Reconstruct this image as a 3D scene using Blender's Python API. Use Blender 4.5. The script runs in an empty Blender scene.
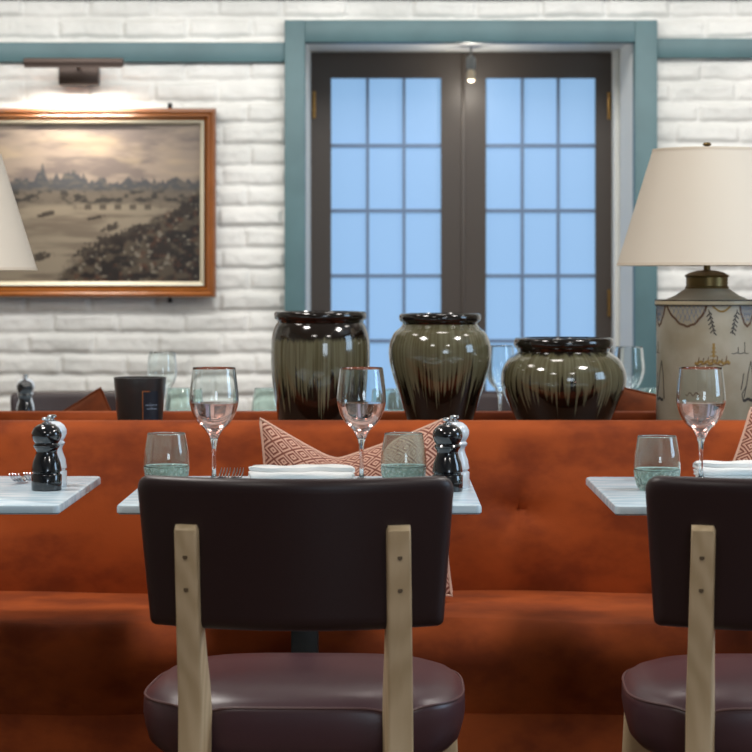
import bpy, bmesh, math, random
import numpy as np
from mathutils import Vector, Matrix
random.seed(7); np.random.seed(7)
S = bpy.context.scene
C = S.collection
PI = math.pi
F = 2475.0                      # focal length in pixels of the 752 px frame
H = 1.168                       # eye height
def X(px, Z): return (px - 385.0) * Z / F
def ZZ(py, Z): return H - (py - 280.0) * Z / F

# ------------------------------------------------------------------ camera
cd = bpy.data.cameras.new('camera'); cam = bpy.data.objects.new('camera', cd); C.objects.link(cam)
cam.location = (0, 0, H); cam.rotation_euler = (PI/2, 0, 0)
cd.sensor_width = 36.0; cd.lens = F / 752 * 36.0
cd.shift_x = -9/752; cd.shift_y = -96/752
cd.clip_start = 0.05; cd.clip_end = 100
cd.dof.use_dof = True; cd.dof.focus_distance = 4.75; cd.dof.aperture_fstop = 8.0
S.camera = cam
# ------------------------------------------------------------------ world, light, exposure
w = bpy.data.worlds.new('world'); S.world = w; w.use_nodes = True
w.node_tree.nodes['Background'].inputs[0].default_value = (0.55, 0.75, 1.0, 1)
w.node_tree.nodes['Background'].inputs[1].default_value = 1.0
S.view_settings.view_transform = 'Standard'; S.view_settings.look = 'None'
S.view_settings.gamma = 1.0; S.view_settings.use_curve_mapping = False
S.view_settings.exposure = 0.0
def area(name, loc, rot, sx, sy, power, col, spread=PI):
    l = bpy.data.lights.new(name, 'AREA'); l.shape = 'RECTANGLE'; l.size = sx; l.size_y = sy
    l.energy = power; l.color = col; l.spread = spread
    o = bpy.data.objects.new(name, l); C.objects.link(o); o.location = loc; o.rotation_euler = rot
    return o
area('daylight_through_front_window', (1.9, -3.3, 1.5), (PI/2, 0, 0), 1.8, 1.5, 62, (0.72, 0.86, 1.0))
area('daylight_through_right_window', (3.3, 4.7, 1.65), (0, PI/2, 0), 1.2, 1.0, 26, (0.50, 0.74, 1.0))
for x_ in (-1.15, 1.45):
    area('ceiling_downlight', (x_, 4.75, 2.5), (0, 0, 0), .42, .42, 26, (1.0, 0.95, 0.90))
for x_ in (-1.3, .2, 1.7):
    area('ceiling_downlight', (x_, 5.75, 2.55), (0, 0, 0), .35, .35, 5, (1.0, 0.93, 0.86))
area('brick_wall_wash_fill', (0.0, 6.9, 2.45), (math.radians(55), 0, 0), 5.2, 0.4, 54, (1.0, 0.985, 0.96))  # unseen wide strip light, added to wash the brick wall
for x_ in (-1.0, 1.2):
    area('ceiling_downlight', (x_, 2.5, 2.55), (0, 0, 0), .45, .45, 15, (1.0, 0.96, 0.90))

# ------------------------------------------------------------------ helpers
def lin(c):
    return tuple((v/255/12.92 if v/255 <= .04045 else ((v/255+.055)/1.055)**2.4) for v in c)
def rgba(c): return (*lin(c), 1)
MATS = {}
def mat(name, col, rough=0.5, metal=0.0, **k):
    m = bpy.data.materials.new(name); m.use_nodes = True; b = m.node_tree.nodes['Principled BSDF']
    b.inputs['Base Color'].default_value = rgba(col); b.inputs['Roughness'].default_value = rough
    b.inputs['Metallic'].default_value = metal
    for kk, v in k.items():
        b.inputs[kk.replace('_', ' ')].default_value = v
    MATS[name] = m
    return m
class NT:
    def __init__(s, m): s.t = m.node_tree; s.b = s.t.nodes['Principled BSDF']
    def n(s, ty, **k):
        x = s.t.nodes.new(ty)
        for a, v in k.items(): setattr(x, a, v)
        return x
    def l(s, a, b): s.t.links.new(a, b)
    def math(s, op, a, b=None, c=None, clamp=False):
        x = s.n('ShaderNodeMath', operation=op, use_clamp=clamp)
        for i, v in enumerate((a, b, c)):
            if v is None: continue
            if isinstance(v, (int, float)): x.inputs[i].default_value = v
            else: s.l(v, x.inputs[i])
        return x.outputs[0]
    def coord(s, scale=(1, 1, 1), which='Object'):
        tc = s.n('ShaderNodeTexCoord'); mp = s.n('ShaderNodeMapping'); mp.inputs['Scale'].default_value = scale
        s.l(tc.outputs[which], mp.inputs[0]); return mp.outputs[0]
    def noise(s, vec, scale, detail=3, rough=.5):
        x = s.n('ShaderNodeTexNoise'); s.l(vec, x.inputs['Vector']); x.inputs['Scale'].default_value = scale
        x.inputs['Detail'].default_value = detail; x.inputs['Roughness'].default_value = rough
        return x.outputs['Fac']
    def mix(s, f, a, b):
        x = s.n('ShaderNodeMix', data_type='RGBA')
        if isinstance(f, (int, float)): x.inputs[0].default_value = f
        else: s.l(f, x.inputs[0])
        for i, v in ((6, a), (7, b)):
            if isinstance(v, tuple): x.inputs[i].default_value = rgba(v)
            else: s.l(v, x.inputs[i])
        return x.outputs[2]
    def ramp(s, f, lo, hi):
        x = s.n('ShaderNodeMapRange', interpolation_type='SMOOTHSTEP'); s.l(f, x.inputs[0])
        x.inputs[1].default_value = lo; x.inputs[2].default_value = hi
        return x.outputs[0]
    def bump(s, h, strength=.3, dist=.002):
        x = s.n('ShaderNodeBump'); x.inputs['Strength'].default_value = strength; x.inputs['Distance'].default_value = dist
        s.l(h, x.inputs['Height']); s.l(x.outputs[0], s.b.inputs['Normal'])
    def base(s, c): s.l(c, s.b.inputs['Base Color'])

def obj(name, bm, m, parent=None, smooth=True, angle=40):
    me = bpy.data.meshes.new(name); bm.normal_update()
    if smooth:
        for f in bm.faces: f.smooth = True
        for e in bm.edges:
            if len(e.link_faces) == 2 and e.calc_face_angle(0) > math.radians(angle): e.smooth = False
    bm.to_mesh(me); bm.free()
    for x in (m if isinstance(m, (list, tuple)) else [m]): me.materials.append(x)
    o = bpy.data.objects.new(name, me); C.objects.link(o)
    if parent: o.parent = parent
    return o
def tag(o, label=None, cat=None, group=None, kind=None):
    if label: o['label'] = label
    if cat: o['category'] = cat
    if group: o['group'] = group
    if kind: o['kind'] = kind
    return o
def thing(name, label, cat, loc=(0, 0, 0), rz=0, group=None):
    o = bpy.data.objects.new(name, None); C.objects.link(o); o.empty_display_size = .05
    o.location = loc; o.rotation_euler = (0, 0, rz)
    return tag(o, label, cat, group)
def copy_tree(o, parent=None):
    c = o.copy(); C.objects.link(c)
    if parent: c.parent = parent
    for ch in list(o.children): copy_tree(ch, c)
    return c
def dup(o, label, loc, rz=0, group=None, scale=None):
    c = copy_tree(o); c['label'] = label; c.location = loc; c.rotation_euler = (0, 0, rz)
    if group: c['group'] = group
    if scale: c.scale = (scale,)*3
    return c
def add_box(bm, cx, cy, cz, sx, sy, sz, bev=0.0, seg=2, rot=None):
    g = bmesh.ops.create_cube(bm, size=1.0); vs = g['verts']
    bmesh.ops.scale(bm, vec=(sx, sy, sz), verts=vs)
    if bev > 0:
        es = list({e for v in vs for e in v.link_edges})
        r = bmesh.ops.bevel(bm, geom=es, offset=bev, segments=seg, profile=.5, affect='EDGES')
        vs = list({v for f in r['faces'] for v in f.verts} | {v for v in vs if v.is_valid})
    if rot is not None: bmesh.ops.rotate(bm, cent=(0, 0, 0), matrix=rot, verts=vs)
    bmesh.ops.translate(bm, vec=(cx, cy, cz), verts=vs)
    return bm
def box(*a, **k): return add_box(bmesh.new(), *a, **k)
def bx(x0, x1, y0, y1, z0, z1, bev=0.0, seg=2, bm=None):
    return add_box(bm or bmesh.new(), (x0+x1)/2, (y0+y1)/2, (z0+z1)/2, x1-x0, y1-y0, z1-z0, bev, seg)
def smooth_profile(pts, n=6):
    out = []
    P = [pts[0]] + list(pts) + [pts[-1]]
    for i in range(1, len(P)-2):
        p0, p1, p2, p3 = P[i-1], P[i], P[i+1], P[i+2]
        for k in range(n):
            t = k/n
            out.append(tuple(.5*((2*p1[j]) + (-p0[j]+p2[j])*t + (2*p0[j]-5*p1[j]+4*p2[j]-p3[j])*t*t + (-p0[j]+3*p1[j]-3*p2[j]+p3[j])*t**3) for j in range(2)))
    out.append(tuple(pts[-1]))
    if min(p[0] for p in pts) >= 0: out = [(max(r, 0), z) for r, z in out]
    return out
def add_lathe(bm, prof, seg=48, closed=False):
    rings = []
    for r, z in prof:
        if r < 1e-5: rings.append([bm.verts.new((0, 0, z))])
        else: rings.append([bm.verts.new((r*math.cos(2*PI*i/seg), r*math.sin(2*PI*i/seg), z)) for i in range(seg)])
    prs = list(zip(rings, rings[1:])) + ([(rings[-1], rings[0])] if closed else [])
    for a, b in prs:
        for i in range(seg):
            j = (i+1) % seg
            if len(a) == 1 and len(b) == 1: continue
            if len(a) == 1: bm.faces.new((a[0], b[j], b[i]))
            elif len(b) == 1: bm.faces.new((a[i], a[j], b[0]))
            else: bm.faces.new((a[i], a[j], b[j], b[i]))
    bmesh.ops.recalc_face_normals(bm, faces=bm.faces)
    return bm
def lathe(prof, seg=48, closed=False): return add_lathe(bmesh.new(), prof, seg, closed)
def add_tube(bm, pts, rad, seg=8, flat=1.0, closed=False):
    pts = [Vector(p) for p in pts]; n = len(pts)
    if not hasattr(rad, '__len__'): rad = [rad]*n
    rings = []
    for i, p in enumerate(pts):
        t = (pts[(i+1) % n]-pts[i-1]) if closed else (pts[min(i+1, n-1)]-pts[max(i-1, 0)])
        t.normalize()
        up = Vector((0, 0, 1)) if abs(t.z) < .9 else Vector((0, 1, 0))
        a = t.cross(up).normalized(); b = a.cross(t).normalized()
        rings.append([bm.verts.new(p + a*math.cos(2*PI*k/seg)*rad[i] + b*math.sin(2*PI*k/seg)*rad[i]*flat) for k in range(seg)])
    for i in range(n if closed else n-1):
        A, B = rings[i], rings[(i+1) % n]
        for k in range(seg):
            j = (k+1) % seg; bm.faces.new((A[k], A[j], B[j], B[k]))
    if not closed:
        bm.faces.new(rings[0]); bm.faces.new(rings[-1])
    bmesh.ops.recalc_face_normals(bm, faces=bm.faces)
    return bm
def grid(bm, fn, nu, nv, close_u=False):
    V = [[bm.verts.new(fn(i/nu, j/nv)) for j in range(nv+1)] for i in range(nu+(0 if close_u else 1))]
    L = len(V)
    fs = []
    for i in range(nu):
        for j in range(nv):
            fs.append(bm.faces.new((V[i][j], V[(i+1) % L][j], V[(i+1) % L][j+1], V[i][j+1])))
    return V, fs

# ------------------------------------------------------------------ materials
def velvet(name, c1, c2, sheen=.5):
    m = mat(name, c1, .75); t = NT(m); v = t.coord((1.0, 1.0, 1.6))
    f = t.ramp(t.noise(v, 5.5, 4, .6), .34, .68); t.base(t.mix(f, c1, c2))
    t.b.inputs['Sheen Weight'].default_value = sheen; t.b.inputs['Sheen Roughness'].default_value = .4
    t.b.inputs['Sheen Tint'].default_value = rgba((255, 176, 130))
    t.b.inputs['Specular IOR Level'].default_value = .2
    t.bump(t.noise(t.coord(), 260, 2), .25, .001)
    return m
velvet('orange_velvet', (164, 76, 30), (124, 53, 22), .2)
velvet('orange_cushion_velvet', (134, 66, 30), (92, 44, 20), .15)
m = mat('white_brick_paint', (232, 232, 228), .55); t = NT(m); v = t.coord()
t.base(t.mix(t.ramp(t.noise(v, 3.2, 4), .35, .7), (230, 229, 224), (209, 209, 204)))
t.bump(t.noise(v, 45, 5, .65), .45, .004)
m = mat('white_plaster', (226, 227, 222), .6); t = NT(m); t.bump(t.noise(t.coord(), 40, 4), .2, .002)
m = mat('teal_paint', (84, 122, 128), .45); t = NT(m)
t.base(t.mix(t.ramp(t.noise(t.coord((1, 1, 1)), 6, 3), .3, .7), (80, 112, 117), (72, 102, 107))); t.bump(t.noise(t.coord(), 60, 3), .15, .001)
mat('crown_green_paint', (60, 78, 66), .5)
m = mat('door_brown_paint', (70, 61, 54), .45); t = NT(m); t.bump(t.noise(t.coord((20, 20, 1)), 8, 3), .15, .001)
mat('muntin_grey', (112, 134, 166), .5)
m = mat('frosted_window_glass', (90, 110, 140), .35); t = NT(m)
t.b.inputs['Emission Color'].default_value = rgba((146, 190, 232)); t.b.inputs['Emission Strength'].default_value = .80
t.bump(t.noise(t.coord(), 300, 2), .3, .001)
mat('brass_hinge', (150, 118, 70), .4, .9)
m = mat('dark_leather', (42, 27, 29), .42); t = NT(m)
t.b.inputs['Specular IOR Level'].default_value = .45
vo = t.n('ShaderNodeTexVoronoi'); t.l(t.coord(), vo.inputs['Vector']); vo.inputs['Scale'].default_value = 420; t.bump(vo.outputs['Distance'], .12, .0008)
m = mat('seat_leather', (72, 48, 54), .36); t = NT(m)
vo = t.n('ShaderNodeTexVoronoi'); t.l(t.coord(), vo.inputs['Vector']); vo.inputs['Scale'].default_value = 420; t.bump(vo.outputs['Distance'], .12, .0008)
mat('leather_piping', (96, 70, 70), .4)
m = mat('pale_beech', (186, 160, 122), .5); t = NT(m); v = t.coord((26, 26, 1.6))
f = t.noise(v, 3.2, 5, .6); wv = t.n('ShaderNodeTexWave', wave_type='RINGS'); t.l(t.coord((3, 3, .5)), wv.inputs[0]); wv.inputs['Scale'].default_value = 5; wv.inputs['Distortion'].default_value = 6; wv.inputs['Detail'].default_value = 2
t.base(t.mix(t.math('MULTIPLY', t.math('ADD', f, wv.outputs['Fac']), .5), (214, 192, 158), (184, 160, 124))); t.bump(f, .15, .0006)
mat('screw_plug', (92, 74, 52), .6)
m = mat('white_marble', (205, 214, 220), .27); t = NT(m); v = t.coord((2.2, 9, 4))
f = t.noise(v, 3.0, 7, .62); t.base(t.mix(t.ramp(f, .40, .66), (184, 210, 226), (218, 234, 243)))
m = mat('table_iron', (44, 48, 50), .5, .3)
m = mat('dark_oak', (92, 56, 32), .5); t = NT(m); t.base(t.mix(t.noise(t.coord((1, 12, 12)), 3, 5), (110, 66, 38), (72, 42, 24)))
m = mat('floor_boards', (96, 66, 44), .45); t = NT(m)
br = t.n('ShaderNodeTexBrick'); t.l(t.coord((1, 1, 1)), br.inputs['Vector']); br.inputs['Scale'].default_value = 1.0
br.inputs['Brick Width'].default_value = 1.6; br.inputs['Row Height'].default_value = .14; br.inputs['Mortar Size'].default_value = .003
br.inputs['Color1'].default_value = rgba((104, 72, 48)); br.inputs['Color2'].default_value = rgba((82, 55, 36)); br.inputs['Mortar'].default_value = rgba((30, 20, 14))
t.base(br.outputs['Color'])
mat('ceiling_paint', (222, 218, 208), .7)
mat('room_paint', (176, 172, 160), .7)
# glazes
def glaze(name, h, seed, dark_from, rim_from):
    m = mat(name, (92, 86, 62), .10); t = NT(m)
    tc = t.n('ShaderNodeTexCoord'); sp = t.n('ShaderNodeSeparateXYZ'); t.l(tc.outputs['Object'], sp.inputs[0])
    z = t.math('DIVIDE', sp.outputs[2], h)
    ang = t.math('ARCTAN2', sp.outputs[1], sp.outputs[0])
    cmb = t.n('ShaderNodeCombineXYZ'); t.l(t.math('MULTIPLY', t.math('COSINE', ang), 7), cmb.inputs[0]); t.l(t.math('MULTIPLY', t.math('SINE', ang), 7), cmb.inputs[1])
    t.l(t.math('ADD', t.math('MULTIPLY', z, .8), seed), cmb.inputs[2])
    st = t.noise(cmb.outputs[0], 1.5, 3, .6)
    cm2 = t.n('ShaderNodeCombineXYZ'); t.l(t.math('MULTIPLY', t.math('COSINE', ang), 18), cm2.inputs[0]); t.l(t.math('MULTIPLY', t.math('SINE', ang), 18), cm2.inputs[1]); t.l(t.math('ADD', z, seed), cm2.inputs[2])
    fine = t.noise(cm2.outputs[0], 1.3, 2, .5)
    body = t.mix(t.ramp(fine, .3, .7), (104, 102, 80), (78, 72, 50))
    edge = t.math('ADD', t.math('MULTIPLY', t.math('SUBTRACT', t.math('ADD', t.math('MULTIPLY', st, .5), t.math('MULTIPLY', fine, .6)), .55), 1.6), dark_from)
    low = t.ramp(t.math('SUBTRACT', edge, z), 0.0, .10)
    c = t.mix(low, body, (22, 15, 9))
    hi = t.ramp(t.math('ADD', z, t.math('MULTIPLY', t.math('SUBTRACT', st, .5), .14)), rim_from, rim_from+.05)
    c = t.mix(hi, c, (26, 19, 14)); t.base(c)
    t.b.inputs['Coat Weight'].default_value = .6; t.b.inputs['Coat Roughness'].default_value = .04
    t.bump(fine, .08, .003)
    return m
glaze('olive_glaze_tall', .268, 1.3, .42, .76)
glaze('olive_glaze_round', .263, 4.7, .44, .93)
glaze('olive_glaze_low', .205, 8.1, .46, .84)
mat('dark_glaze', (20, 15, 12), .12, Coat_Weight=.5)
m = mat('clear_glass', (247, 252, 252), 0.0, Transmission_Weight=1.0, IOR=1.5)
mat('tumbler_glass', (232, 246, 241), 0.03, Transmission_Weight=.96, IOR=1.5)
m = mat('green_glass', (214, 238, 230), .07, Transmission_Weight=.78, IOR=1.5); t = NT(m)
vo = t.n('ShaderNodeTexVoronoi'); t.l(t.coord(), vo.inputs['Vector']); vo.inputs['Scale'].default_value = 150; t.bump(vo.outputs['Distance'], .6, .004)
t.base(t.mix(t.ramp(vo.outputs['Distance'], .1, .6), (240, 250, 246), (190, 216, 206)))
mat('pink_liquid_tint', (232, 176, 164), 0.0, Transmission_Weight=1.0, IOR=1.33)
mat('black_gloss', (14, 17, 22), .14, Coat_Weight=.8, Coat_Roughness=.05)
mat('white_gloss', (216, 224, 232), .2, Coat_Weight=.6, Coat_Roughness=.06)
mat('steel', (196, 200, 204), .18, 1.0)
m = mat('napkin_linen', (232, 234, 234), .85); t = NT(m); t.bump(t.noise(t.coord((1, 1, 1)), 220, 2), .3, .001)
mat('napkin_mark', (150, 160, 140), .8)
# woven pillow pattern (concentric diamonds)
m = mat('diamond_weave', (190, 140, 118), .9); t = NT(m)
uv = t.n('ShaderNodeUVMap'); sp = t.n('ShaderNodeSeparateXYZ'); t.l(uv.outputs[0], sp.inputs[0])
def cell(o, n): return t.math('ABSOLUTE', t.math('SUBTRACT', t.math('FRACT', t.math('MULTIPLY', o, n)), .5))
d = t.math('ADD', cell(sp.outputs[0], 9.0), cell(sp.outputs[1], 9.0))
r = t.ramp(t.math('ABSOLUTE', t.math('SUBTRACT', t.math('FRACT', t.math('MULTIPLY', d, 4.0)), .5)), .20, .28)
t.base(t.mix(r, (208, 166, 146), (122, 66, 52))); t.bump(t.noise(t.coord(), 400, 2), .4, .001)
mat('weave_edge', (214, 176, 156), .9)
m = mat('lamp_shade_linen', (216, 207, 192), .8); t = NT(m); t.bump(t.noise(t.coord((1, 1, 4)), 160, 2), .15, .0006)
t.b.inputs['Transmission Weight'].default_value = 0
mat('shade_trim', (206, 194, 176), .8)
mat('antique_brass', (116, 98, 62), .38, .85)
m = mat('tole_paint', (172, 166, 148), .42); t = NT(m)
t.base(t.mix(t.ramp(t.noise(t.coord(), 9, 4), .35, .7), (176, 170, 152), (154, 146, 124)))
mat('tole_cream', (196, 182, 150), .4)
mat('tole_brown', (92, 66, 44), .5); mat('tole_black', (44, 38, 34), .5); mat('tole_ochre', (140, 112, 52), .5); mat('tole_blue', (120, 132, 150), .5)
m = mat('frame_wood', (176, 96, 34), .28); t = NT(m)
t.base(t.mix(t.noise(t.coord((3, 40, 3)), 4, 5), (150, 88, 36), (106, 58, 20))); t.b.inputs['Coat Weight'].default_value = .4
mat('frame_inner_gilt', (184, 176, 156), .4, .2)
mat('picture_slip', (120, 116, 108), .5)
mat('bronze_metal', (70, 58, 52), .4, .6)
mat('black_iron', (28, 28, 30), .5, .5)
mat('candle_black', (46, 45, 46), .35, Coat_Weight=.3)
mat('candle_label', (24, 30, 42), .4); mat('copper_foil', (176, 112, 66), .35, .7); mat('pale_ink', (150, 166, 186), .5)
mat('wax', (226, 214, 192), .5)
mat('bulb_glass', (255, 240, 220), .1, Transmission_Weight=.6)
mat('button_velvet', (120, 58, 28), .8)
M = MATS

# ------------------------------------------------------------------ room
RX0, RX1, RY0, RYB, RZ = -3.2, 3.4, -3.5, 8.5, 2.62
def struct(name, bm, m, parent=None, **k):
    o = obj(name, bm, m, parent, **k)
    if not parent: tag(o, kind='structure')
    return o
struct('floor', bx(RX0-.1, RX1+.1, RY0-.1, 9.4, -.1, 0), M['floor_boards'])
struct('ceiling', bx(RX0-.1, RX1+.1, RY0-.1, 9.4, RZ, RZ+.1), M['ceiling_paint'])
struct('wall_left', bx(RX0-.1, RX0, RY0, RYB, 0, RZ), M['room_paint'])
struct('wall_right', bx(RX1, RX1+.1, RY0, RYB, 0, RZ), M['room_paint'])
struct('wall_front', bx(RX0, RX1, RY0-.1, RY0, 0, RZ), M['room_paint'])
ZT = 8.45
OX0, OX1 = X(305, ZT)+.0, X(635, ZT)      # opening seen inside the teal casing
OTOP = ZZ(42, ZT)
DX0, DX1, DY = OX0-.004, OX1+.004, 9.10
DTOP = ZZ(52, DY)
def brick_wall():
    x0, x1, z0, z1, st = -3.19, 3.39, .42, 2.61, .0066
    nx = int((x1-x0)/st); nz = int((z1-z0)/st)
    xs = np.linspace(x0, x1, nx+1); zs = np.linspace(z0, z1, nz+1)
    Xg, Zg = np.meshgrid(xs, zs, indexing='ij')
    rs = np.random.RandomState(3)
    def vn(sx, sz, seed):
        r = np.random.RandomState(seed); a = r.rand(400, 400)
        u = (Xg-x0)/sx+3; v = (Zg-z0)/sz+3; iu = u.astype(int); iv = v.astype(int); fu = u-iu; fv = v-iv
        fu = fu*fu*(3-2*fu); fv = fv*fv*(3-2*fv)
        g = lambda i, j: a[i % 400, j % 400]
        return (g(iu, iv)*(1-fu)+g(iu+1, iv)*fu)*(1-fv)+(g(iu, iv+1)*(1-fu)+g(iu+1, iv+1)*fu)*fv-.5
    ch, cl = .0722, .222
    zw = Zg + .012*vn(.35, .3, 1) + .005*vn(.06, .06, 2)
    row = (zw-1.850)/ch; ri = np.floor(row).astype(int); fr = row-ri
    off = np.where(ri % 2 == 0, 0, .5) + (rs.rand(200)[ri % 200]-.5)*.16
    cx = (Xg + .907 + .006*vn(.05, .05, 5))/cl + off; ci = np.floor(cx).astype(int); fc = cx-ci
    dz = np.minimum(fr, 1-fr)*ch; dx = np.minimum(fc, 1-fc)*cl
    ez = np.clip((dz-.0035)/.013, 0, 1); ex = np.clip((dx-.003)/.011, 0, 1)
    e = 1-np.sqrt(np.clip((1-ez)**2+((1-ex)*.8)**2, 0, 1))
    R = rs.rand(300, 300, 3); br = R[ri % 300, ci % 300]
    hgt = .015*(.55+.6*br[..., 0])*e**.75 + .006*(br[..., 1]-.5)*(fr-.5)*2*e + .004*(br[..., 2]-.5)*(fc-.5)*2*e
    hgt += .0045*vn(.03, .022, 6) + .0025*vn(.012, .012, 7) + .004*vn(.12, .05, 8)
    Yg = RYB-hgt
    co = np.stack([Xg, Yg, Zg], -1).reshape(-1, 3)
    idx = np.arange((nx+1)*(nz+1)).reshape(nx+1, nz+1)
    q = np.stack([idx[:-1, :-1], idx[1:, :-1], idx[1:, 1:], idx[:-1, 1:]], -1)
    cxm = (xs[:-1]+xs[1:])/2; czm = (zs[:-1]+zs[1:])/2
    mk = ~(((cxm > OX0-.01)[:, None] & (cxm < OX1+.01)[:, None]) & (czm < OTOP+.02)[None, :])
    q = q[mk]
    me = bpy.data.meshes.new('wall_back')
    me.vertices.add(len(co)); me.vertices.foreach_set('co', co.ravel())
    me.loops.add(q.size); me.loops.foreach_set('vertex_index', q.ravel())
    me.polygons.add(len(q)); me.polygons.foreach_set('loop_start', np.arange(0, q.size, 4)); me.polygons.foreach_set('loop_total', np.full(len(q), 4))
    me.polygons.foreach_set('use_smooth', np.ones(len(q), bool)); me.update(); me.validate()
    bm = bmesh.new(); bm.from_mesh(me)
    yb = 9.3
    bx(RX0, DX0, RYB, yb, 0, RZ, bm=bm); bx(DX1, RX1, RYB, yb, 0, RZ, bm=bm); bx(DX0, DX1, RYB, yb, DTOP, RZ, bm=bm)
    bm.to_mesh(me); bm.free()
    me.materials.append(M['white_brick_paint'])
    o = bpy.data.objects.new('wall_back', me); C.objects.link(o); tag(o, kind='structure')
brick_wall()
# teal casing and rails
c0, c1, ct = X(284.5, ZT), X(657.5, ZT), ZZ(20, ZT)
bm = bx(c0, OX0, ZT, RYB+.03, 0, ct, .003); bx(OX1, c1, ZT, RYB+.03, 0, ct, .003, bm=bm); bx(OX0, OX1, ZT, RYB+.03, OTOP, ct, .003, bm=bm)
struct('trim_1', bm, M['teal_paint'])
struct('trim_2', bx(RX0, c0, ZT+.012, RYB+.01, ZZ(61.5, ZT), ZZ(42, ZT), .003), M['teal_paint'])
struct('trim_3', bx(c1, RX1, ZT+.012, RYB+.01, ZZ(57.5, ZT), ZZ(38, ZT), .003), M['teal_paint'])
struct('trim_4', bx(RX0, RX1, RYB-.06, RYB+.005, 2.135, 2.21, .006), M['crown_green_paint'])
# plaster reveal lining and jamb bead
bm = bx(DX0-.01, OX0-.0005, RYB+.031, DY, 0, DTOP); bx(OX1+.0005, DX1+.01, RYB+.031, DY, 0, DTOP, bm=bm)
struct('trim_5', bm, M['white_plaster'])
struct('trim_6', bx(OX1-.020, OX1, DY-.10, DY, 0, DTOP, .003), M['white_plaster'])

# double door
door = thing('door_1', None, None, (0, 0, 0)); tag(door, kind='structure')
pxs = {0: (311, 331, 441, 462.5, (367.5, 404)), 1: (463.5, 486, 595.5, 617, (522.5, 558.5))}
for k, (a, g0, g1, b, mv) in pxs.items():
    xa, xg0, xg1, xb = (X(v, DY) for v in (a, g0, g1, b))
    if k == 0: xa = OX0
    if k == 1: xb = OX1
    ztop = ZZ(78, DY); zr = .35
    bm = bx(xa, xg0, DY, DY+.045, .01, DTOP-.002); bx(xg1, xb, DY, DY+.045, .01, DTOP-.002, bm=bm)
    bx(xg0, xg1, DY, DY+.045, ztop, DTOP-.002, bm=bm); bx(xg0, xg1, DY, DY+.045, .01, zr, bm=bm)
    bmesh.ops.remove_doubles(bm, verts=bm.verts, dist=.0002)
    leaf = obj('door_leaf', bm, M['door_brown_paint'], door)
    obj('window_pane', bx(xg0, xg1, DY+.026, DY+.034, zr, ztop), M['frosted_window_glass'], leaf)
    bm = bmesh.new()
    for v in mv: bx(X(v-1.6, DY), X(v+1.6, DY), DY+.010, DY+.026, zr, ztop, bm=bm)
    z = ZZ(145.5, DY)
    while z > zr+.05:
        bx(xg0, xg1, DY+.012, DY+.026, z-.0068, z+.0068, bm=bm); z -= 65.2*DY/F
    obj('muntin', bm, M['muntin_grey'], leaf)
obj('meeting_stile', bx(X(461.5, DY), X(465, DY), DY-.008, DY-.0005, .01, DTOP-.003, .002), M['door_brown_paint'], door)
for (hx, hy) in ((311.5, 105), (618.5, 106), (619, 303)):
    bm = bmesh.new(); h0 = ZZ(hy, DY)
    xh = OX0+.012 if hx < 400 else OX1-.03
    pr = [(0, h0-.05)]
    for q in range(5): pr += [(.005, h0-.05+.02*q), (.007, h0-.048+.02*q), (.007, h0-.032+.02*q), (.005, h0-.030+.02*q)]
    add_lathe(bm, pr+[(0, h0+.05)], 14); bmesh.ops.translate(bm, vec=(xh, DY-.007, 0), verts=bm.verts)
    obj('hinge', bm, M['brass_hinge'], door)

# bulb pendant in front of the door head
zb = ZZ(55, 8.9)
pb = thing('pendant_bulb', 'bare clear bulb in a grey socket hanging before the top of the double door', 'light bulb', (X(471, 8.9), 8.9, ZZ(82, 8.9)))
hh = DTOP-ZZ(82, 8.9)
obj('socket', lathe([(0, .045), (.013, .045), (.017, .052), (.017, .085), (.012, .092), (.004, .096), (.003, hh), (0, hh)], 20), mat('socket_grey', (150, 150, 146), .5), pb)
obj('bulb', lathe(smooth_profile([(0, 0), (.012, .004), (.017, .018), (.014, .034), (.010, .046), (0, .047)]), 20), mat('bulb_milk', (226, 206, 176), .25), pb)
l = bpy.data.lights.new('bulb_reveal_fill', 'POINT'); l.energy = 1.5; l.color = (1, .93, .82); l.shadow_soft_size = .012  # point light added under the bulb to brighten the reveal head
o = bpy.data.objects.new('bulb_reveal_fill', l); C.objects.link(o); o.location = (X(471, 8.9), 8.9, ZZ(82, 8.9)-.02)

# ------------------------------------------------------------------ picture and picture light
PY = 8.44
px0, px1 = X(-66, PY), X(216, PY); pz0, pz1 = ZZ(297.5, PY), ZZ(108.5, PY); pc = (px0+px1)/2
pic = thing('framed_painting', 'old harbour view painting in a polished brown wooden frame on white brick wall', 'painting', (pc, PY, pz0))
W2, HH = (px1-px0)/2, pz1-pz0
def frame_ring(bm, w2, h0, h1, wid, y0, y1, prof):
    # mitred moulding: profile points (distance inward from the outer edge, y)
    P = [(wid*a, y1+(y0-y1)*b) for a, b in prof]
    loops = []
    for a, y in P:
        loops.append([bm.verts.new((sx*(w2-a), y, z)) for sx, z in ((-1, h0+a), (1, h0+a), (1, h1-a), (-1, h1-a))])
    for i in range(len(loops)):
        A, B = loops[i], loops[(i+1) % len(loops)]
        for k in range(4): bm.faces.new((A[k], A[(k+1) % 4], B[(k+1) % 4], B[k]))
    bmesh.ops.recalc_face_normals(bm, faces=bm.faces)
    return bm
fw = 12*PY/F
fr = obj('frame', frame_ring(bmesh.new(), W2, 0, HH, fw, -.022, .022, [(0, 0), (0, .75), (.1, .95), (.3, 1), (.5, .8), (.65, .85), (.8, .6), (1, .35), (1, 0)]), M['frame_wood'], pic, smooth=False)
iw = 4.0*PY/F
obj('inner_gilt', frame_ring(bmesh.new(), W2-fw, fw, HH-fw, iw, -.010, .014, [(0, 0), (0, 1), (.5, .9), (1, .5), (1, 0)]), M['frame_inner_gilt'], pic, smooth=False)
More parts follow.
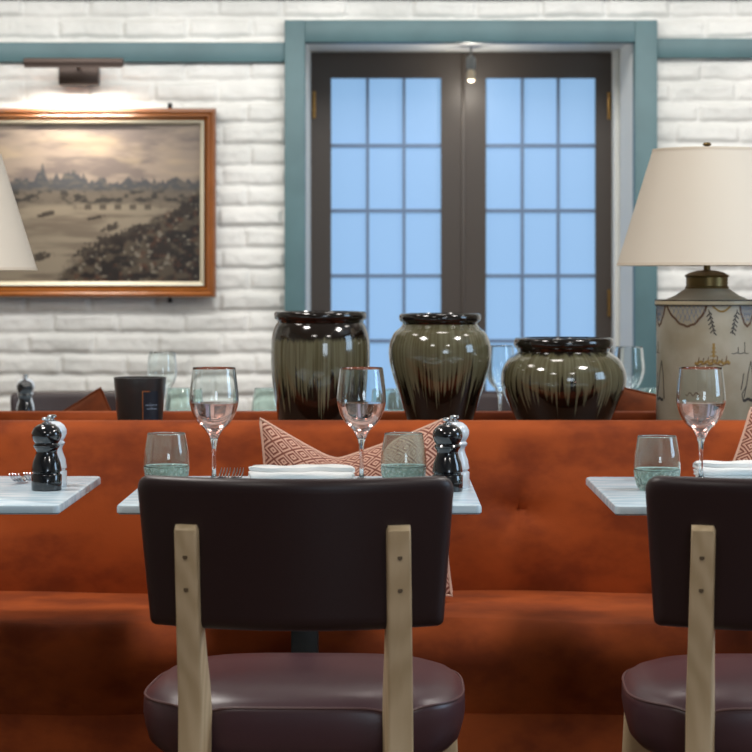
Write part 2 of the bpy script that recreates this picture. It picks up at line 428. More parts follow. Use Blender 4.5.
def canvas():
    nx, nz = 300, 200
    w2 = W2-fw-iw; z0, z1 = fw+iw, HH-fw-iw
    a = np.random.RandomState(11).rand(256, 256)
    def vn(u, v):
        iu = np.floor(u).astype(int); iv = np.floor(v).astype(int); fu = u-iu; fv = v-iv
        fu = fu*fu*(3-2*fu); fv = fv*fv*(3-2*fv); g = lambda i, j: a[i % 256, j % 256]
        return (g(iu, iv)*(1-fu)+g(iu+1, iv)*fu)*(1-fv)+(g(iu, iv+1)*(1-fu)+g(iu+1, iv+1)*fu)*fv
    def fbm(u, v, o=4): return sum(vn(u*2**k+17*k, v*2**k+5*k)/2**(k+1) for k in range(o))
    xs = np.linspace(-w2, w2, nx+1); zs = np.linspace(z0, z1, nz+1)
    Xg, Zg = np.meshgrid(xs, zs, indexing='ij')
    PX = 385+(Xg+pc)*F/PY; PYp = 280-(Zg+pz0-H)*F/PY
    ss = lambda x, lo, hi: (lambda q: q*q*(3-2*q))(np.clip((x-lo)/(hi-lo), 0, 1))
    def L(c): return np.array(lin(c))*.60
    def mx(c, d, f): return c*(1-f[..., None])+d*f[..., None]
    sky = mx(np.zeros(Xg.shape+(3,))+L((158, 142, 128)), L((122, 110, 104)), ss(fbm(PX/34, PYp/9), .35, .65))
    sky = mx(sky, L((186, 166, 138)), .6*ss(fbm(PX/50+9, PYp/14+3), .5, .75))
    col = sky
    line = 187-10*vn(PX/6, PX*0+2)*ss(-np.abs(PX-66), -44, -8)-6*vn(PX/9, PX*0+7)-4*vn(PX/2.6, PX*0+9)-3*(vn(PX/3.3, PX*0+4) > .6)
    for sx, hgt, ww in ((42, 162, 1.6), (38, 170, 2.5), (68, 170, 3), (56, 172, 3), (-10, 168, 3), (128, 176, 6), (176, 176, 9), (188, 178, 5), (100, 178, 8)):
        line = np.minimum(line, hgt+np.abs(PX-sx)*(6/ww))
    sk = ss(PYp-line, -1.0, 1.5)
    col = mx(col, mx(np.zeros_like(col)+L((74, 76, 80)), L((98, 94, 88)), ss(fbm(PX/5, PYp/3), .4, .6)), sk*.95)
    land = mx(np.zeros_like(col)+L((112, 102, 90)), L((58, 54, 50)), ss(fbm(PX/7, PYp/4), .38, .62))
    col = mx(col, land, ss(PYp, 186, 194))
    wt = mx(np.zeros_like(col)+L((146, 134, 116)), L((116, 104, 90)), ss(fbm(PX/40+4, PYp/6), .35, .68))
    col = mx(col, wt, ss(PYp+.02*PX, 203, 209))
    arch = ss(-np.abs(((PX-80) % 15)-7.5), -4.2, -2.6)*ss(-np.abs(PYp-207), -3.4, -1.6)*ss(PX, 70, 80)*ss(-PX, -166, -150)
    col = mx(col, L((62, 54, 48)), arch*.8)
    edge = 268-.60*(PX-72)+34*(fbm(PX/14, PYp/10)-.5)
    fg = mx(np.zeros_like(col)+L((84, 74, 62)), L((36, 30, 28)), ss(fbm(PX/9+3, PYp/6), .36, .52))
    fg = mx(fg, L((88, 58, 42)), .7*ss(fbm(PX/5+8, PYp/5+8), .58, .66))
    fg = mx(fg, L((146, 138, 124)), .7*ss(fbm(PX/4+28, PYp/4+1), .62, .7))
    col = mx(col, fg, ss(PYp-edge, -5, 8))
    for bxp, byp, bw, bh in ((44, 215, 9, 2), (42, 257, 11, 3.5), (95, 218, 10, 1.6), (90, 252, 15, 6), (105, 243, 14, 5), (130, 236, 14, 6), (146, 230, 12, 5), (112, 228, 8, 3), (182, 212, 10, 4), (-20, 230, 12, 3), (162, 250, 14, 5), (-45, 255, 12, 4)):
        dd = ((PX-bxp)/bw)**2+((PYp-byp+.22*(PX-bxp))/bh)**2*np.where(PYp > byp, 1.6, .55)+3.0*(fbm(PX/5, PYp/3)-.5)+1.6*(vn(PX/1.6+9, PYp/3)-.5)
        col = mx(col, L((44, 36, 32)), .85*ss(-dd, -1.15, -.7))
    co = np.stack([Xg, np.full(Xg.shape, .012), Zg], -1).reshape(-1, 3)
    idx = np.arange((nx+1)*(nz+1)).reshape(nx+1, nz+1)
    q = np.stack([idx[:-1, :-1], idx[1:, :-1], idx[1:, 1:], idx[:-1, 1:]], -1).reshape(-1, 4)
    me = bpy.data.meshes.new('canvas'); me.from_pydata(co.tolist(), [], q.tolist()); me.update()
    ca = me.color_attributes.new('paint', 'FLOAT_COLOR', 'POINT')
    ca.data.foreach_set('color', np.concatenate([col.reshape(-1, 3), np.ones((len(co), 1))], 1).astype('f').ravel())
    m = mat('canvas_paint', (120, 110, 100), .30); t = NT(m); at = t.n('ShaderNodeVertexColor', layer_name='paint'); t.base(at.outputs[0])
    t.b.inputs['Coat Weight'].default_value = .5; t.b.inputs['Coat Roughness'].default_value = .12
    me.materials.append(m); o = bpy.data.objects.new('canvas', me); C.objects.link(o); o.parent = pic
canvas()
obj('backing_board', bx(-W2+.01, W2-.01, .015, .024, .01, HH-.01), M['black_iron'], pic)
for zz0, zz1, s in ((HH-.004, HH+.020, 1), (-.018, .004, 1)):
    obj('mounting_bracket', bx(X(167.5, PY)-pc, X(172, PY)-pc, .010, .018, zz0, zz1, .001), M['black_iron'], pic)
    obj('mounting_bracket', bx(-(X(172, PY)-pc), -(X(167.5, PY)-pc), .010, .018, zz0, zz1, .001), M['black_iron'], pic)

lx = X(74, 8.3); lz = ZZ(66.5, 8.30)
pl = thing('picture_light', 'dark bronze bar picture light fixed above the framed harbour painting', 'picture light', (lx, 8.36, lz))
obj('lamp_bar', bx(-50*8.3/F, 50*8.3/F, -.085, -.050, 0, .027, .005, bm=bx(-50*8.3/F+.004, 50*8.3/F-.004, -.084, -.080, -.006, .006)), M['bronze_metal'], pl)
obj('wall_plate', bx(-20*8.4/F, 20*8.4/F, .060, .115, -.052, .012, .004), M['bronze_metal'], pl)
bm = bmesh.new(); add_tube(bm, [(0, .062, .004), (0, .03, .012), (0, -.03, .013), (0, -.055, .013)], .007, 10); obj('arm', bm, M['bronze_metal'], pl)
em = mat('led_strip', (255, 244, 225), .4); em.node_tree.nodes['Principled BSDF'].inputs['Emission Color'].default_value = (1, .93, .8, 1); em.node_tree.nodes['Principled BSDF'].inputs['Emission Strength'].default_value = 4
obj('light_strip', bx(-.15, .15, -.077, -.058, -.0015, 0), em, pl)
l = area('picture_lamp', (lx, 8.292, lz-.004), (math.radians(20), 0, 0), .31, .02, 4.5, (1, .93, .82), 1.9); 

# ------------------------------------------------------------------ banquettes and ledge
BX0, BX1 = -2.3, 2.4
def sweep_x(bm, prof, x0, x1, n, fn=None):
    # prof: closed list of (y,z); sweeps along x with end caps
    rings = []
    for i in range(n+1):
        x = x0+(x1-x0)*i/n
        rings.append([bm.verts.new((x, *( (y, z) if fn is None else fn(x, y, z)))) for y, z in prof])
    L = len(prof)
    for a, b in zip(rings, rings[1:]):
        for k in range(L): bm.faces.new((a[k], a[(k+1) % L], b[(k+1) % L], b[k]))
    bm.faces.new(rings[0]); bm.faces.new(rings[-1])
    bmesh.ops.recalc_face_normals(bm, faces=bm.faces)
    return bm
def arcpts(cy, cz, r, a0, a1, n=8):
    return [(cy+r*math.cos(math.radians(a0+(a1-a0)*i/n)), cz+r*math.sin(math.radians(a0+(a1-a0)*i/n))) for i in range(n+1)]
def banquette(name, label, ytop, z_top, buttons, spots):
    # local frame: sitter faces -y ; y=0 is the back plane of the bench
    t = thing(name, label, 'banquette', (0, ytop, 0))
    # seat cushion
    SZ = .455
    prof = [(-.12, .40), (-.12, SZ)] + [(-.3, SZ+.004), (-.5, SZ)] + arcpts(-.60, SZ-.075, .075, 90, 200, 10) + [(-.665, .30), (-.645, .26), (-.12, .26)]
    P = []
    for a, b in zip(prof, prof[1:]+prof[:1]):
        n = max(1, int(math.dist(a, b)/.05)); P += [(a[0]+(b[0]-a[0])*k/n, a[1]+(b[1]-a[1])*k/n) for k in range(n)]
    rnd = np.random.RandomState(5); ph = rnd.rand(6)*6
    def wob(x, y, z):
        w_ = .0035*math.sin(x*5+ph[0])+.002*math.sin(x*11+ph[1]+y*9)
        return (y+(w_ if y < -.5 else 0), z+(w_*1.0 if z > .45 else 0))
    obj('seat', sweep_x(bmesh.new(), P, BX0, BX1, 120, wob), M['orange_velvet'], t)
    # backrest
    T = z_top
    front = [(-.120, .40), (-.133, .50), (-.135, .58), (-.124, .67), (-.104, .75), (-.090, T-.040), (-.078, T-.016), (-.056, T-.003), (-.032, T)]
    prof = smooth_profile(front, 6) + [(-.012, T-.003), (-.003, T-.014), (0, T-.03), (0, .40)]
    def tuft(x, y, z):
        d = 0
        if y < -.05 and z < T-.03:
            for bxx, bzz in buttons:
                r2 = math.hypot(x-bxx, (z-bzz))
                d += .030*math.exp(-(r2/.040)**1.1)*min(1, (T-.03-z)/.06)
                ang = math.atan2(z-bzz, x-bxx)
                d += .010*min(1, (T-.03-z)/.06)*math.exp(-r2/.10)*(.5+.5*math.cos(ang*4+.8))
        return (y+d, z)
    P = []
    for a, b in zip(prof, prof[1:]+prof[:1]):
        n = max(1, int(math.dist(a, b)/.012)); P += [(a[0]+(b[0]-a[0])*k/n, a[1]+(b[1]-a[1])*k/n) for k in range(n)]
    obj('backrest', sweep_x(bmesh.new(), P, BX0, BX1, 420, tuft), M['orange_velvet'], t)
    for bxx, bzz in buttons:
        yb = -.118+.030
        bm = lathe([(0, -.003), (.009, -.002), (.011, .001), (.008, .005), (0, .006)], 16)
        bmesh.ops.rotate(bm, cent=(0, 0, 0), matrix=Matrix.Rotation(PI/2, 3, 'X'), verts=bm.verts)
        bmesh.ops.translate(bm, vec=(bxx, yb, bzz), verts=bm.verts); obj('button', bm, M['button_velvet'], t)
    obj('plinth', bx(BX0, BX1, -.652, 0, 0, .266, .004), M['orange_velvet'], t)
    return t
by = 5.795
bz = ZZ(510, 5.66); bxs = X(516, 5.66)
btns = [(bxs+.62*k, bz) for k in (-4, -3, -2, -1, 0, 1, 2)]
btns = [b for b in btns if BX0+.1 < b[0] < BX1-.1]
# one button row is seen; the bench back top edge lies at y 5.72
near = banquette('banquette', 'long orange velvet banquette bench behind the marble tables', by, ZZ(420, by-.03), btns, [])
far = banquette('banquette', 'second orange velvet banquette, back to back beyond the ledge, only its top edge showing', 0, .842, btns, [])
far.rotation_euler = (0, 0, PI); far.location = (0.1, 6.13, 0)
near['group'] = far['group'] = 'orange velvet banquettes back to back'
obj_led = obj('divider_ledge', bx(BX0, BX1, by+.001, 6.128, 0, .815, .003), M['dark_oak'])
tag(obj_led, 'dark wooden ledge between the two orange banquettes carrying jars and lamps', 'ledge')
LZ = .815

# ------------------------------------------------------------------ pots
LY = 5.965; sp_ = LY/F
def pot(name, label, cpx, prof_px, m, base_y=424.8):
    t = thing(name, label, 'jar', (X(cpx, LY), LY, LZ), 0, 'glazed jars on the ledge')
    top = prof_px
    outer = [(r*sp_, (base_y-y)*sp_) for r, y in top if True]
    outer = smooth_profile(outer, 6)
    h = outer[-1][1]
    inner = [(r-.008, max(z, .01)) for r, z in reversed(outer)]
    prof = [(0, 0)] + outer + [(outer[-1][0]-.004, h+.001)] + inner[1:] + [(0, .01)]
    obj('body', lathe(prof, 72), m, t)
    return t, h
p1, h1 = pot('glazed_jar', 'tall olive glazed jar with straight sides, leftmost of the three on the ledge', 320.5, [(42, 424.8), (43.5, 412), (46.5, 392), (49, 370), (49.6, 350), (48.6, 335), (45.5, 325), (42.5, 320)], M['olive_glaze_tall'])
p2, h2 = pot('glazed_jar', 'round-shouldered olive brown glazed jar, middle of the three on the ledge', 440, [(32, 424.8), (34, 415), (39.5, 398), (46, 378), (50.5, 360), (51, 345), (46.5, 332), (40, 326), (37, 322)], M['olive_glaze_round'])
p3, h3 = pot('glazed_jar', 'low wide squat olive glazed jar, rightmost of the three on the ledge', 563.5, [(44, 424.8), (48, 416), (56, 400), (62, 385), (62, 370), (56, 358), (47, 351), (44.5, 348)], M['olive_glaze_low'])
for p, h, r in ((p1, h1, 46.5), (p2, h2, 41), (p3, h3, 50)):
    R = r*sp_; k = (4.4 if p != p3 else 5.2)*sp_
    ring = [(R-.006+.008*0-.0+(.0065)*math.cos(a), h+.012+(k)*math.sin(a)) for a in [2*PI*i/14 for i in range(14)]]
    rim = lathe([(R-.016, h-.004), (R-.010, h-.004), (R-.007, h+.004)] + [(R-.007+.007*math.cos(a), h+.004+k+k*math.sin(a)) for a in [-PI/2+PI*i/10 for i in range(1, 11)]] + [(R-.02, h+.004+2*k), (R-.024, h+.003+k)], 72, closed=True)
    obj('rim', rim, M['dark_glaze'], p)

# ------------------------------------------------------------------ lamps
def cyl_line(bm, pts, r, wdt, off=.0006):
    wdt *= 1.5
    # ribbon following a cylinder of radius r; pts: (s, z) with s arc length from the camera-facing line
    P = [Vector(p) for p in pts]; L_ = []; R_ = []
    for i, p in enumerate(P):
        d = P[min(i+1, len(P)-1)]-P[max(i-1, 0)]
        n = Vector((-d.y, d.x)).normalized()*wdt/2
        for lst, q in ((L_, p+n), (R_, p-n)):
            a = q.x/r-PI/2
            lst.append([bm.verts.new(((r+o)*math.cos(a), (r+o)*math.sin(a), q.y)) for o in (off, -.0004)])
    for i in range(len(P)-1):
        a, b, c, d = L_[i], L_[i+1], R_[i], R_[i+1]
        bm.faces.new((a[0], b[0], d[0], c[0])); bm.faces.new((a[0], a[1], b[1], b[0])); bm.faces.new((c[0], d[0], d[1], c[1]))
    return bm
def lamp(label, cpx, dz=0, ps=1.0):
    Y = LY; s = Y/F
    t = thing('table_lamp', label, 'lamp', (X(cpx, Y), Y, LZ), 0, 'painted canister table lamps on the ledge')
    zb = lambda y: ZZ(y, Y)-LZ-dz
    R = 50.5*s; zt = zb(305)
    body_bm = lathe([(0, 0), (R*.98, 0), (R, .004), (R, zt), (R-.002, zt+.001), (0, zt+.001)], 72)
    obj('band', lathe([(R-.003, zt), (R+.0025, zt), (R+.0035, zt+.002), (R+.0035, zt+.010), (R+.002, zt+.012), (R-.003, zt+.012)], 72, closed=True), M['tole_cream'], t)
    bm = lathe([(R-.002, zt-.001), (R+.0042, zt-.001), (R+.0042, zt+.0015), (R-.002, zt+.0015)], 72, closed=True)
    obj('rim_line', bm, M['tole_black'], t)
    bm = lathe([(R-.002, zt+.0105), (R+.0042, zt+.0105), (R+.0042, zt+.013), (R-.002, zt+.013)], 72, closed=True)
    obj('rim_line', bm, M['tole_black'], t)
    z2 = zt+.013
    obj('shoulder', lathe([(0, z2-.001), (42*s, z2-.001), (42*s, z2), (32*s, zb(295.5)), (23*s, zb(289.5)), (21*s, zb(288)), (0, zb(288))], 64), M['tole_paint'], t)
    obj('collar', lathe([(0, zb(290)), (21.5*s, zb(290)), (22*s, zb(287)), (20.8*s, zb(286)), (20.8*s, zb(277.5)), (22*s, zb(276.5)), (22.5*s, zb(275.5)), (17*s, zb(272.5)), (9*s, zb(270.5)), (3.4*s, zb(270)), (3.4*s, zb(258)), (2*s, zb(257)), (2*s, zb(146)), (3.2*s, zb(146)), (4.5*s, zb(144.5)), (3*s, zb(142.5)), (0, zb(142))], 40), M['antique_brass'], t)
    # shade : open frustum with thickness
    r0, r1 = 90*s, 54*s; za, zc = zb(265.5), zb(149.5)
    th = .0018
    obj('lamp_shade', lathe([(r0, za), (r0+(r1-r0)*.5, (za+zc)/2), (r1, zc), (r1-th, zc), (r0+(r1-r0)*.5-th, (za+zc)/2), (r0-th, za)], 96, closed=True), M['lamp_shade_linen'], t)
    bm = lathe([(r0-th-.0004, za-.0005), (r0+.0008, za-.0005), (r0+.0008-.0022, za+.006), (r0-th-.003, za+.006)], 96, closed=True)
    obj('shade_trim', bm, M['shade_trim'], t)
    bm = lathe([(r1-th+.001, zc-.006), (r1+.0026, zc-.006), (r1+.0008, zc+.0005), (r1-th-.0004, zc+.0005)], 96, closed=True)
    obj('shade_trim', bm, M['shade_trim'], t)
    bm = bmesh.new()
    for k in range(3):
        a = k*2*PI/3+.4; add_tube(bm, [(.003*math.cos(a), .003*math.sin(a), zc-.004), (r1*.98*math.cos(a), r1*.98*math.sin(a), zc-.004)], .0013, 6)
    obj('spider_fitting', bm, M['antique_brass'], t)
    # painted decoration, front point of cylinder faces -y ; s measured right
    br = bmesh.new(); bk = bmesh.new(); oc = bmesh.new(); bl = bmesh.new()
    def px(x, y):   # photo position on this lamp type -> (arc, z)
        xx = max(-.96, min(.96, (x-707)/50.5)); return (R*math.asin(xx), zb(y))
    for rep in range(3):
        o = rep*2*PI*R/3*1.0
        def Q(pts): return [(a+o, b) for a, b in (px(*p) for p in pts)]
        # scalloped cartouche with lattice
        for sgn in (1, -1):
            base = [(664+ (i)*36/24, 305.5+19*math.sin(PI*i/24)**.8+1.2*abs(math.sin(PI*i/4.8))) for i in range(25)]
            if sgn < 0: base = [(750-(x-664)*.45-0, y) for x, y in base]
            cyl_line(br, Q(base), R, .0035)
            for k in range(1, 9):
                x = 664+k*4
                yb_ = 305+17*math.sin(PI*(x-664)/36)**.8
                pp = [(x, 305.5), (x+(yb_-305)*.35, yb_)]
                if sgn < 0: pp = [(750-(a-664)*.45, b) for a, b in pp]
                cyl_line(bl, Q(pp), R, .0008)
                pp = [(x, 305.5), (x-(yb_-305)*.35, yb_)]
                if sgn < 0: pp = [(750-(a-664)*.45, b) for a, b in pp]
                cyl_line(bl, Q(pp), R, .0008)
        cyl_line(oc, Q([(706+i*18/12, 305.5+5.5*math.sin(PI*i/12)) for i in range(13)]), R, .003)
        # hanging sprays
        for x0, d in ((702, 1), (731, -1)):
            cyl_line(bk, Q([(x0+d*i*.45, 309+i*2.0) for i in range(13)]), R, .001)
            for i in range(1, 12, 1):
                yy = 309+i*2.0; xx = x0+d*i*.45
                cyl_line(bk, Q([(xx, yy), (xx+(2.8 if i % 2 else -2.8), yy+3.2)]), R, .0018)
        # pagoda and island
        cyl_line(oc, Q([(707, 342), (707, 349), (707, 356)]), R, .0036)
        for k, (hw, yy) in enumerate(((1.6, 346), (2.6, 350), (3.6, 354), (4.6, 358))):
            cyl_line(oc, Q([(707-hw, yy+.8), (707, yy), (707+hw, yy+.8)]), R, .0016)
        cyl_line(oc, Q([(689+i*2, 361+1.5*math.sin(i*1.9)) for i in range(18)]), R, .0045)
        cyl_line(br, Q([(689+i*2, 363+1.0*math.sin(i*1.1)) for i in range(18)]), R, .0018)
        for k in range(7):
            cyl_line(br, Q([(692+k*4.5, 361), (692+k*4.5+1, 356+2*math.sin(k*3))]), R, .0014)
        # far shore with ship
        cyl_line(bk, Q([(725+i*2, 352+.6*math.sin(i*1.7)) for i in range(10)]), R, .0012)
        cyl_line(bk, Q([(739, 341), (739, 351)]), R, .0012); cyl_line(bk, Q([(732, 346), (732, 351)]), R, .0014)
        # figure with parasol / sail at the right
        for pts in ([(746, 360), (743, 372), (741, 384), (738, 396)], [(746, 360), (748, 374), (749, 398)], [(741, 384), (736, 392), (737, 398)], [(738, 372), (735, 388)]):
            cyl_line(bk, Q(pts), R, .0016)
        cyl_line(bk, Q([(737+i*1.2, 398+.8*math.sin(i)) for i in range(10)]), R, .0045)
        cyl_line(br, Q([(676+i*1.6, 392+1.8*math.sin(i*1.3)) for i in range(12)]), R, .002)
    for mi, pb_ in ((1, br), (2, bk), (3, oc), (4, bl)):
        for f in pb_.faces: f.material_index = mi
        tmp = bpy.data.meshes.new('tmp'); pb_.to_mesh(tmp); pb_.free(); body_bm.from_mesh(tmp); bpy.data.meshes.remove(tmp)
    body = obj('body', body_bm, [M['tole_paint'], M['tole_brown'], M['tole_black'], M['tole_ochre'], M['tole_blue']], t)
    return t
lamp('canister table lamp with a pagoda scene, standing right of the squat jar', 707)
lamp('table lamp at the far left edge, only its pale shade slope showing', -53.5, dz=.011)

# candle pot on ledge
cz = thing('candle_pot', 'dark grey tapered candle pot with a navy label on the ledge', 'candle', (X(140, LY), LY, LZ))
r0, r1, hc = 22*sp_, 26.3*sp_, 49.3*sp_
candb = obj('body', lathe([(0, 0), (r0-.002, 0), (r0, .002), (r1, hc-.001), (r1-.001, hc), (r1-.004, hc), (r1-.005, hc-.02), (0, hc-.02)], 56), M['candle_black'], cz)
obj('wax', lathe([(0, hc-.0199), (r1-.0056, hc-.0199), (r1-.0056, hc-.017), (0, hc-.017)], 40), M['wax'], cz)
def cone_patch(bm, x0, x1, z0, z1, off):
    n = 8; rr = lambda z: r0+(r1-r0)*z/hc+off
    g = []
    for i in range(n+1):
        x = x0+(x1-x0)*i/n
        g.append([bm.verts.new((x, -math.sqrt(rr(z)**2-x*x), z)) for z in (z0, z1)])
    for a, b in zip(g, g[1:]): bm.faces.new((a[0], b[0], b[1], a[1]))
    return bm
lb = cone_patch(bmesh.new(), 5*sp_, 19.5*sp_, 4*sp_, 36*sp_, .0006)
def mark(mi, *a):
    n0 = len(lb.faces); cone_patch(lb, *a); lb.faces.ensure_lookup_table()
    for f in lb.faces[n0:]: f.material_index = mi
mark(1, 4.6*sp_, 5.5*sp_, 6*sp_, 36.5*sp_, .0010); mark(1, 4.6*sp_, 12*sp_, 35.5*sp_, 36.5*sp_, .0010)
rr_ = random.Random(4)
for row, (z, a, b) in enumerate(((22.5, 8, 18), (18.8, 9, 18.2))):
    x = a
    while x < b:
        hgt = rr_.choice((1.2, 1.6, 2.6)); mark(2, x*sp_, (x+.55)*sp_, (z-.8)*sp_, (z-.8+hgt)*sp_, .0012)
        mark(2, x*sp_, (x+1.0)*sp_, (z-.8)*sp_, (z-.3)*sp_, .0012); x += 1.35
obj('label', lb, [M['candle_label'], M['copper_foil'], M['pale_ink']], cz)

# ------------------------------------------------------------------ tables
TW, TY0, TD, TZ, TH = .680, 4.60, .68, .750, .018
def marble_table(label, cx, y0, group='square marble tables'):
    t = thing('marble_table', label, 'table', (cx, y0+TD/2, 0), 0, group)
    # rounded-corner top with softened edge
    bm = bmesh.new(); r = .014; hw, hd = TW/2, TD/2; out = []
    for cxx, cyy, a0 in ((hw-r, hd-r, 0), (-hw+r, hd-r, 90), (-hw+r, -hd+r, 180), (hw-r, -hd+r, 270)):
        for k in range(7):
            a = math.radians(a0+15*k); out.append((cxx, cyy, math.cos(a), math.sin(a)))
    rings = []
    for inset, z in ((.003, TZ-TH), (0, TZ-TH+.003), (0, TZ-.005), (.0015, TZ-.0015), (.005, TZ)):
        rings.append([bm.verts.new((a+(r-inset)*c, b+(r-inset)*s_, z)) for a, b, c, s_ in out])
    L = len(out)
    for A, B in zip(rings, rings[1:]):
        for k in range(L): bm.faces.new((A[k], A[(k+1) % L], B[(k+1) % L], B[k]))
    bm.faces.new(rings[0]); bm.faces.new(rings[-1]); bmesh.ops.recalc_face_normals(bm, faces=bm.faces)
    obj('tabletop', bm, M['white_marble'], t)
    obj('column', bx(-.027, .027, -.027, .027, .02, TZ-TH-.008, .004), M['table_iron'], t)
    obj('mounting_plate', bx(-.16, .16, -.16, .16, TZ-TH-.009, TZ-TH-.0005, .002), M['table_iron'], t)
    obj('foot_plate', bx(-.20, .20, -.20, .20, 0.001, .022, .006), M['table_iron'], t)
    return t
tc = X(299, TY0)
T1 = marble_table('white marble topped table behind the left leather chair', tc, TY0)
tl = X(59.5, TY0)-TW/2
T2 = dup(T1, 'marble table at the far left edge holding a pepper mill and forks', (tl, TY0+TD/2, 0))
tr = X(615, TY0-.02)+TW/2
T3 = dup(T1, 'marble table at the right edge, behind the right leather chair', (tr, TY0-.02+TD/2, 0))
FY = 6.70
F1 = dup(T1, 'far table beyond the ledge at left, behind the candle pot', (X(90, 7.2), FY+TD/2, 0), group='far tables beyond the ledge')
F2 = dup(T1, 'far table beyond the ledge in front of the double door', (0, FY+TD/2, 0), group='far tables beyond the ledge'); F2.scale = (1.13, 1, 1)
F3 = dup(T1, 'far table beyond the ledge at right, behind the canister lamp', (X(690, 7.2), FY+TD/2, 0), group='far tables beyond the ledge')

# ------------------------------------------------------------------ chairs
def make_chair(label):
    t = thing('dining_chair', label, 'chair', (0, 0, 0), 0, 'dark leather chairs with pale wooden legs')
    # backrest
    bm = bmesh.new(); NU, NV = 44, 22
    def outline(u, v):      # u,v in [-1,1] -> rounded quad
        hw = .2605+(.2415-.2605)*(1-(v+1)/2); hh = .125
        x, z = u*hw, v*hh
        rr = .026 if v > 0 else .010
        ax, az = abs(x)-(hw-rr), abs(z)-(hh-rr)
        if ax > 0 and az > 0:
            d = math.hypot(ax, az)
            m_ = max(ax, az)
            if d > 1e-9:
                k = m_/d
                x = math.copysign(hw-rr+ax*k, x); z = math.copysign(hh-rr+az*k, z)
        return x, z
    zc = .7255
    def cur(x, z): return -.448+1.30*x*x-(z)*.20
    def warp(q): return math.copysign(1-(1-abs(q))**1.6, q)
    def side(sgn):
        def fn(a, b):
            u, v = warp(2*a-1), warp(2*b-1)
            x, z = outline(u, v)
            e = min(1-abs(u), (1-abs(v))*.5)*.25
            k = min(1, e/.017); bul = math.sqrt(max(0, 1-(1-k)**2))
            y = cur(x, z)+.019+sgn*(.001+.018*bul)
            return (x, y, z+zc)
        return fn
    V1, _ = grid(bm, side(-1), NU, NV); V2, _ = grid(bm, side(1), NU, NV)
    bmesh.ops.remove_doubles(bm, verts=bm.verts, dist=.0001)
    rim = lambda V: [V[i][0] for i in range(NU+1)]+[V[NU][j] for j in range(1, NV+1)]+[V[i][NV] for i in range(NU-1, -1, -1)]+[V[0][j] for j in range(NV-1, 0, -1)]
    A, B = rim(V1), rim(V2)
    for k in range(len(A)):
        a, b, c, d = A[k], A[(k+1) % len(A)], B[(k+1) % len(A)], B[k]
        try: bm.faces.new((a, b, c, d))
        except Exception: pass
    bmesh.ops.recalc_face_normals(bm, faces=bm.faces)
    bk = obj('backrest', bm, M['dark_leather'], t, angle=60)
    # seat cushion
    cy0 = -.07; hw, hd = .275, .252
    def plan(a):
        c, s_ = math.cos(a), math.sin(a); n = 3.4
        return (math.copysign(abs(c)**(2/n), c)*hw*(1.0-.03*math.copysign(abs(s_)**(2/n), s_)), math.copysign(abs(s_)**(2/n), s_)*hd)
    rings_ = [(.0, .364), (.84, .364), (.92, .367), (.965, .378), (.99, .402), (1.0, .430), (.998, .452), (.990, .460), (.982, .4615), (.965, .4665), (.92, .475), (.82, .484), (.65, .490), (.4, .4945), (.15, .496), (0, .496)]
    N = 96; bm = bmesh.new(); RR = []
    for k, (sc, z) in enumerate(rings_):
        if sc == 0: RR.append([bm.verts.new((0, cy0, z))]); continue
        ring = []
        for i in range(N):
            x, y = plan(2*PI*i/N)
            x, y = x*sc, y*sc
            dz = 0
            if z > .44:
                for sx in (-1, 1):
                    dd = math.hypot(x-sx*.172, (y+hd)); dz -= .012*math.exp(-(dd/.035)**2)
            if z < .42: dz += .012*(abs(x)/hw)**6*(1 if sc > .5 else 0)
            ring.append(bm.verts.new((x, y+cy0, z+dz)))
        RR.append(ring)
    for A, B in zip(RR, RR[1:]):
        for i in range(N):
            j = (i+1) % N
            if len(A) == 1: bm.faces.new((A[0], B[i], B[j]))
            elif len(B) == 1: bm.faces.new((A[i], A[j], B[0]))
            else: bm.faces.new((A[i], A[j], B[j], B[i]))
    bmesh.ops.recalc_face_normals(bm, faces=bm.faces)
    st = obj('seat', bm, M['seat_leather'], t, angle=70)
    pts = []
    for i in range(N):
        x, y = plan(2*PI*i/N); dz = 0
        for sx in (-1, 1): dz -= .012*math.exp(-(math.hypot(x-sx*.172, y+hd)/.035)**2)
        pts.append((x*.990, y*.990+cy0, .461+dz))
    bm = bmesh.new(); add_tube(bm, pts, .0023, 6, closed=True); obj('piping', bm, M['leather_piping'], st)
    # rear legs, rising as posts behind the backrest
    prof = [(0.0, -.43, .034), (.15, -.405, .040), (.30, -.378, .046), (.40, -.364, .052), (.455, -.366, .056), (.50, -.374, .052), (.56, -.390, .040), (.60, -.400, .034), (.68, -.418, .031), (.745, -.434, .028), (.766, -.438, .026), (.774, -.430, .014)]
    prof = [(z, y, d) for z, y, d in prof]
    for sx in (-1, 1):
        bm = bmesh.new(); rings = []
        for z, y, d in prof:
            w_ = float(np.interp(z, [.4, .77], [.0215, .0190]))
            sec = []
            rr = .005
            for cx_, cy_, a0 in ((w_-rr, d-rr, 0), (-w_+rr, d-rr, 90), (-w_+rr, rr, 180), (w_-rr, rr, 270)):
                for q in range(4):
                    a = math.radians(a0+30*q)
                    if d < .02: rq = .004
                    else: rq = rr
                    sec.append((cx_+rq*math.cos(a), cy_*1.0+rq*math.sin(a)))
            ang = sx*math.radians(13)
            ring = []
            for xx, yy in sec:
                X_, Y_ = xx*math.cos(ang)-yy*math.sin(ang), xx*math.sin(ang)+yy*math.cos(ang)
                ring.append(bm.verts.new((sx*.173+X_, y+Y_, z)))
            rings.append(ring)
        n = len(rings[0])
        for A, B in zip(rings, rings[1:]):
            for k in range(n): bm.faces.new((A[k], A[(k+1) % n], B[(k+1) % n], B[k]))
        bm.faces.new(rings[0]); bm.faces.new(rings[-1]); bmesh.ops.recalc_face_normals(bm, faces=bm.faces)
        leg = obj('leg', bm, M['pale_beech'], t, angle=50)
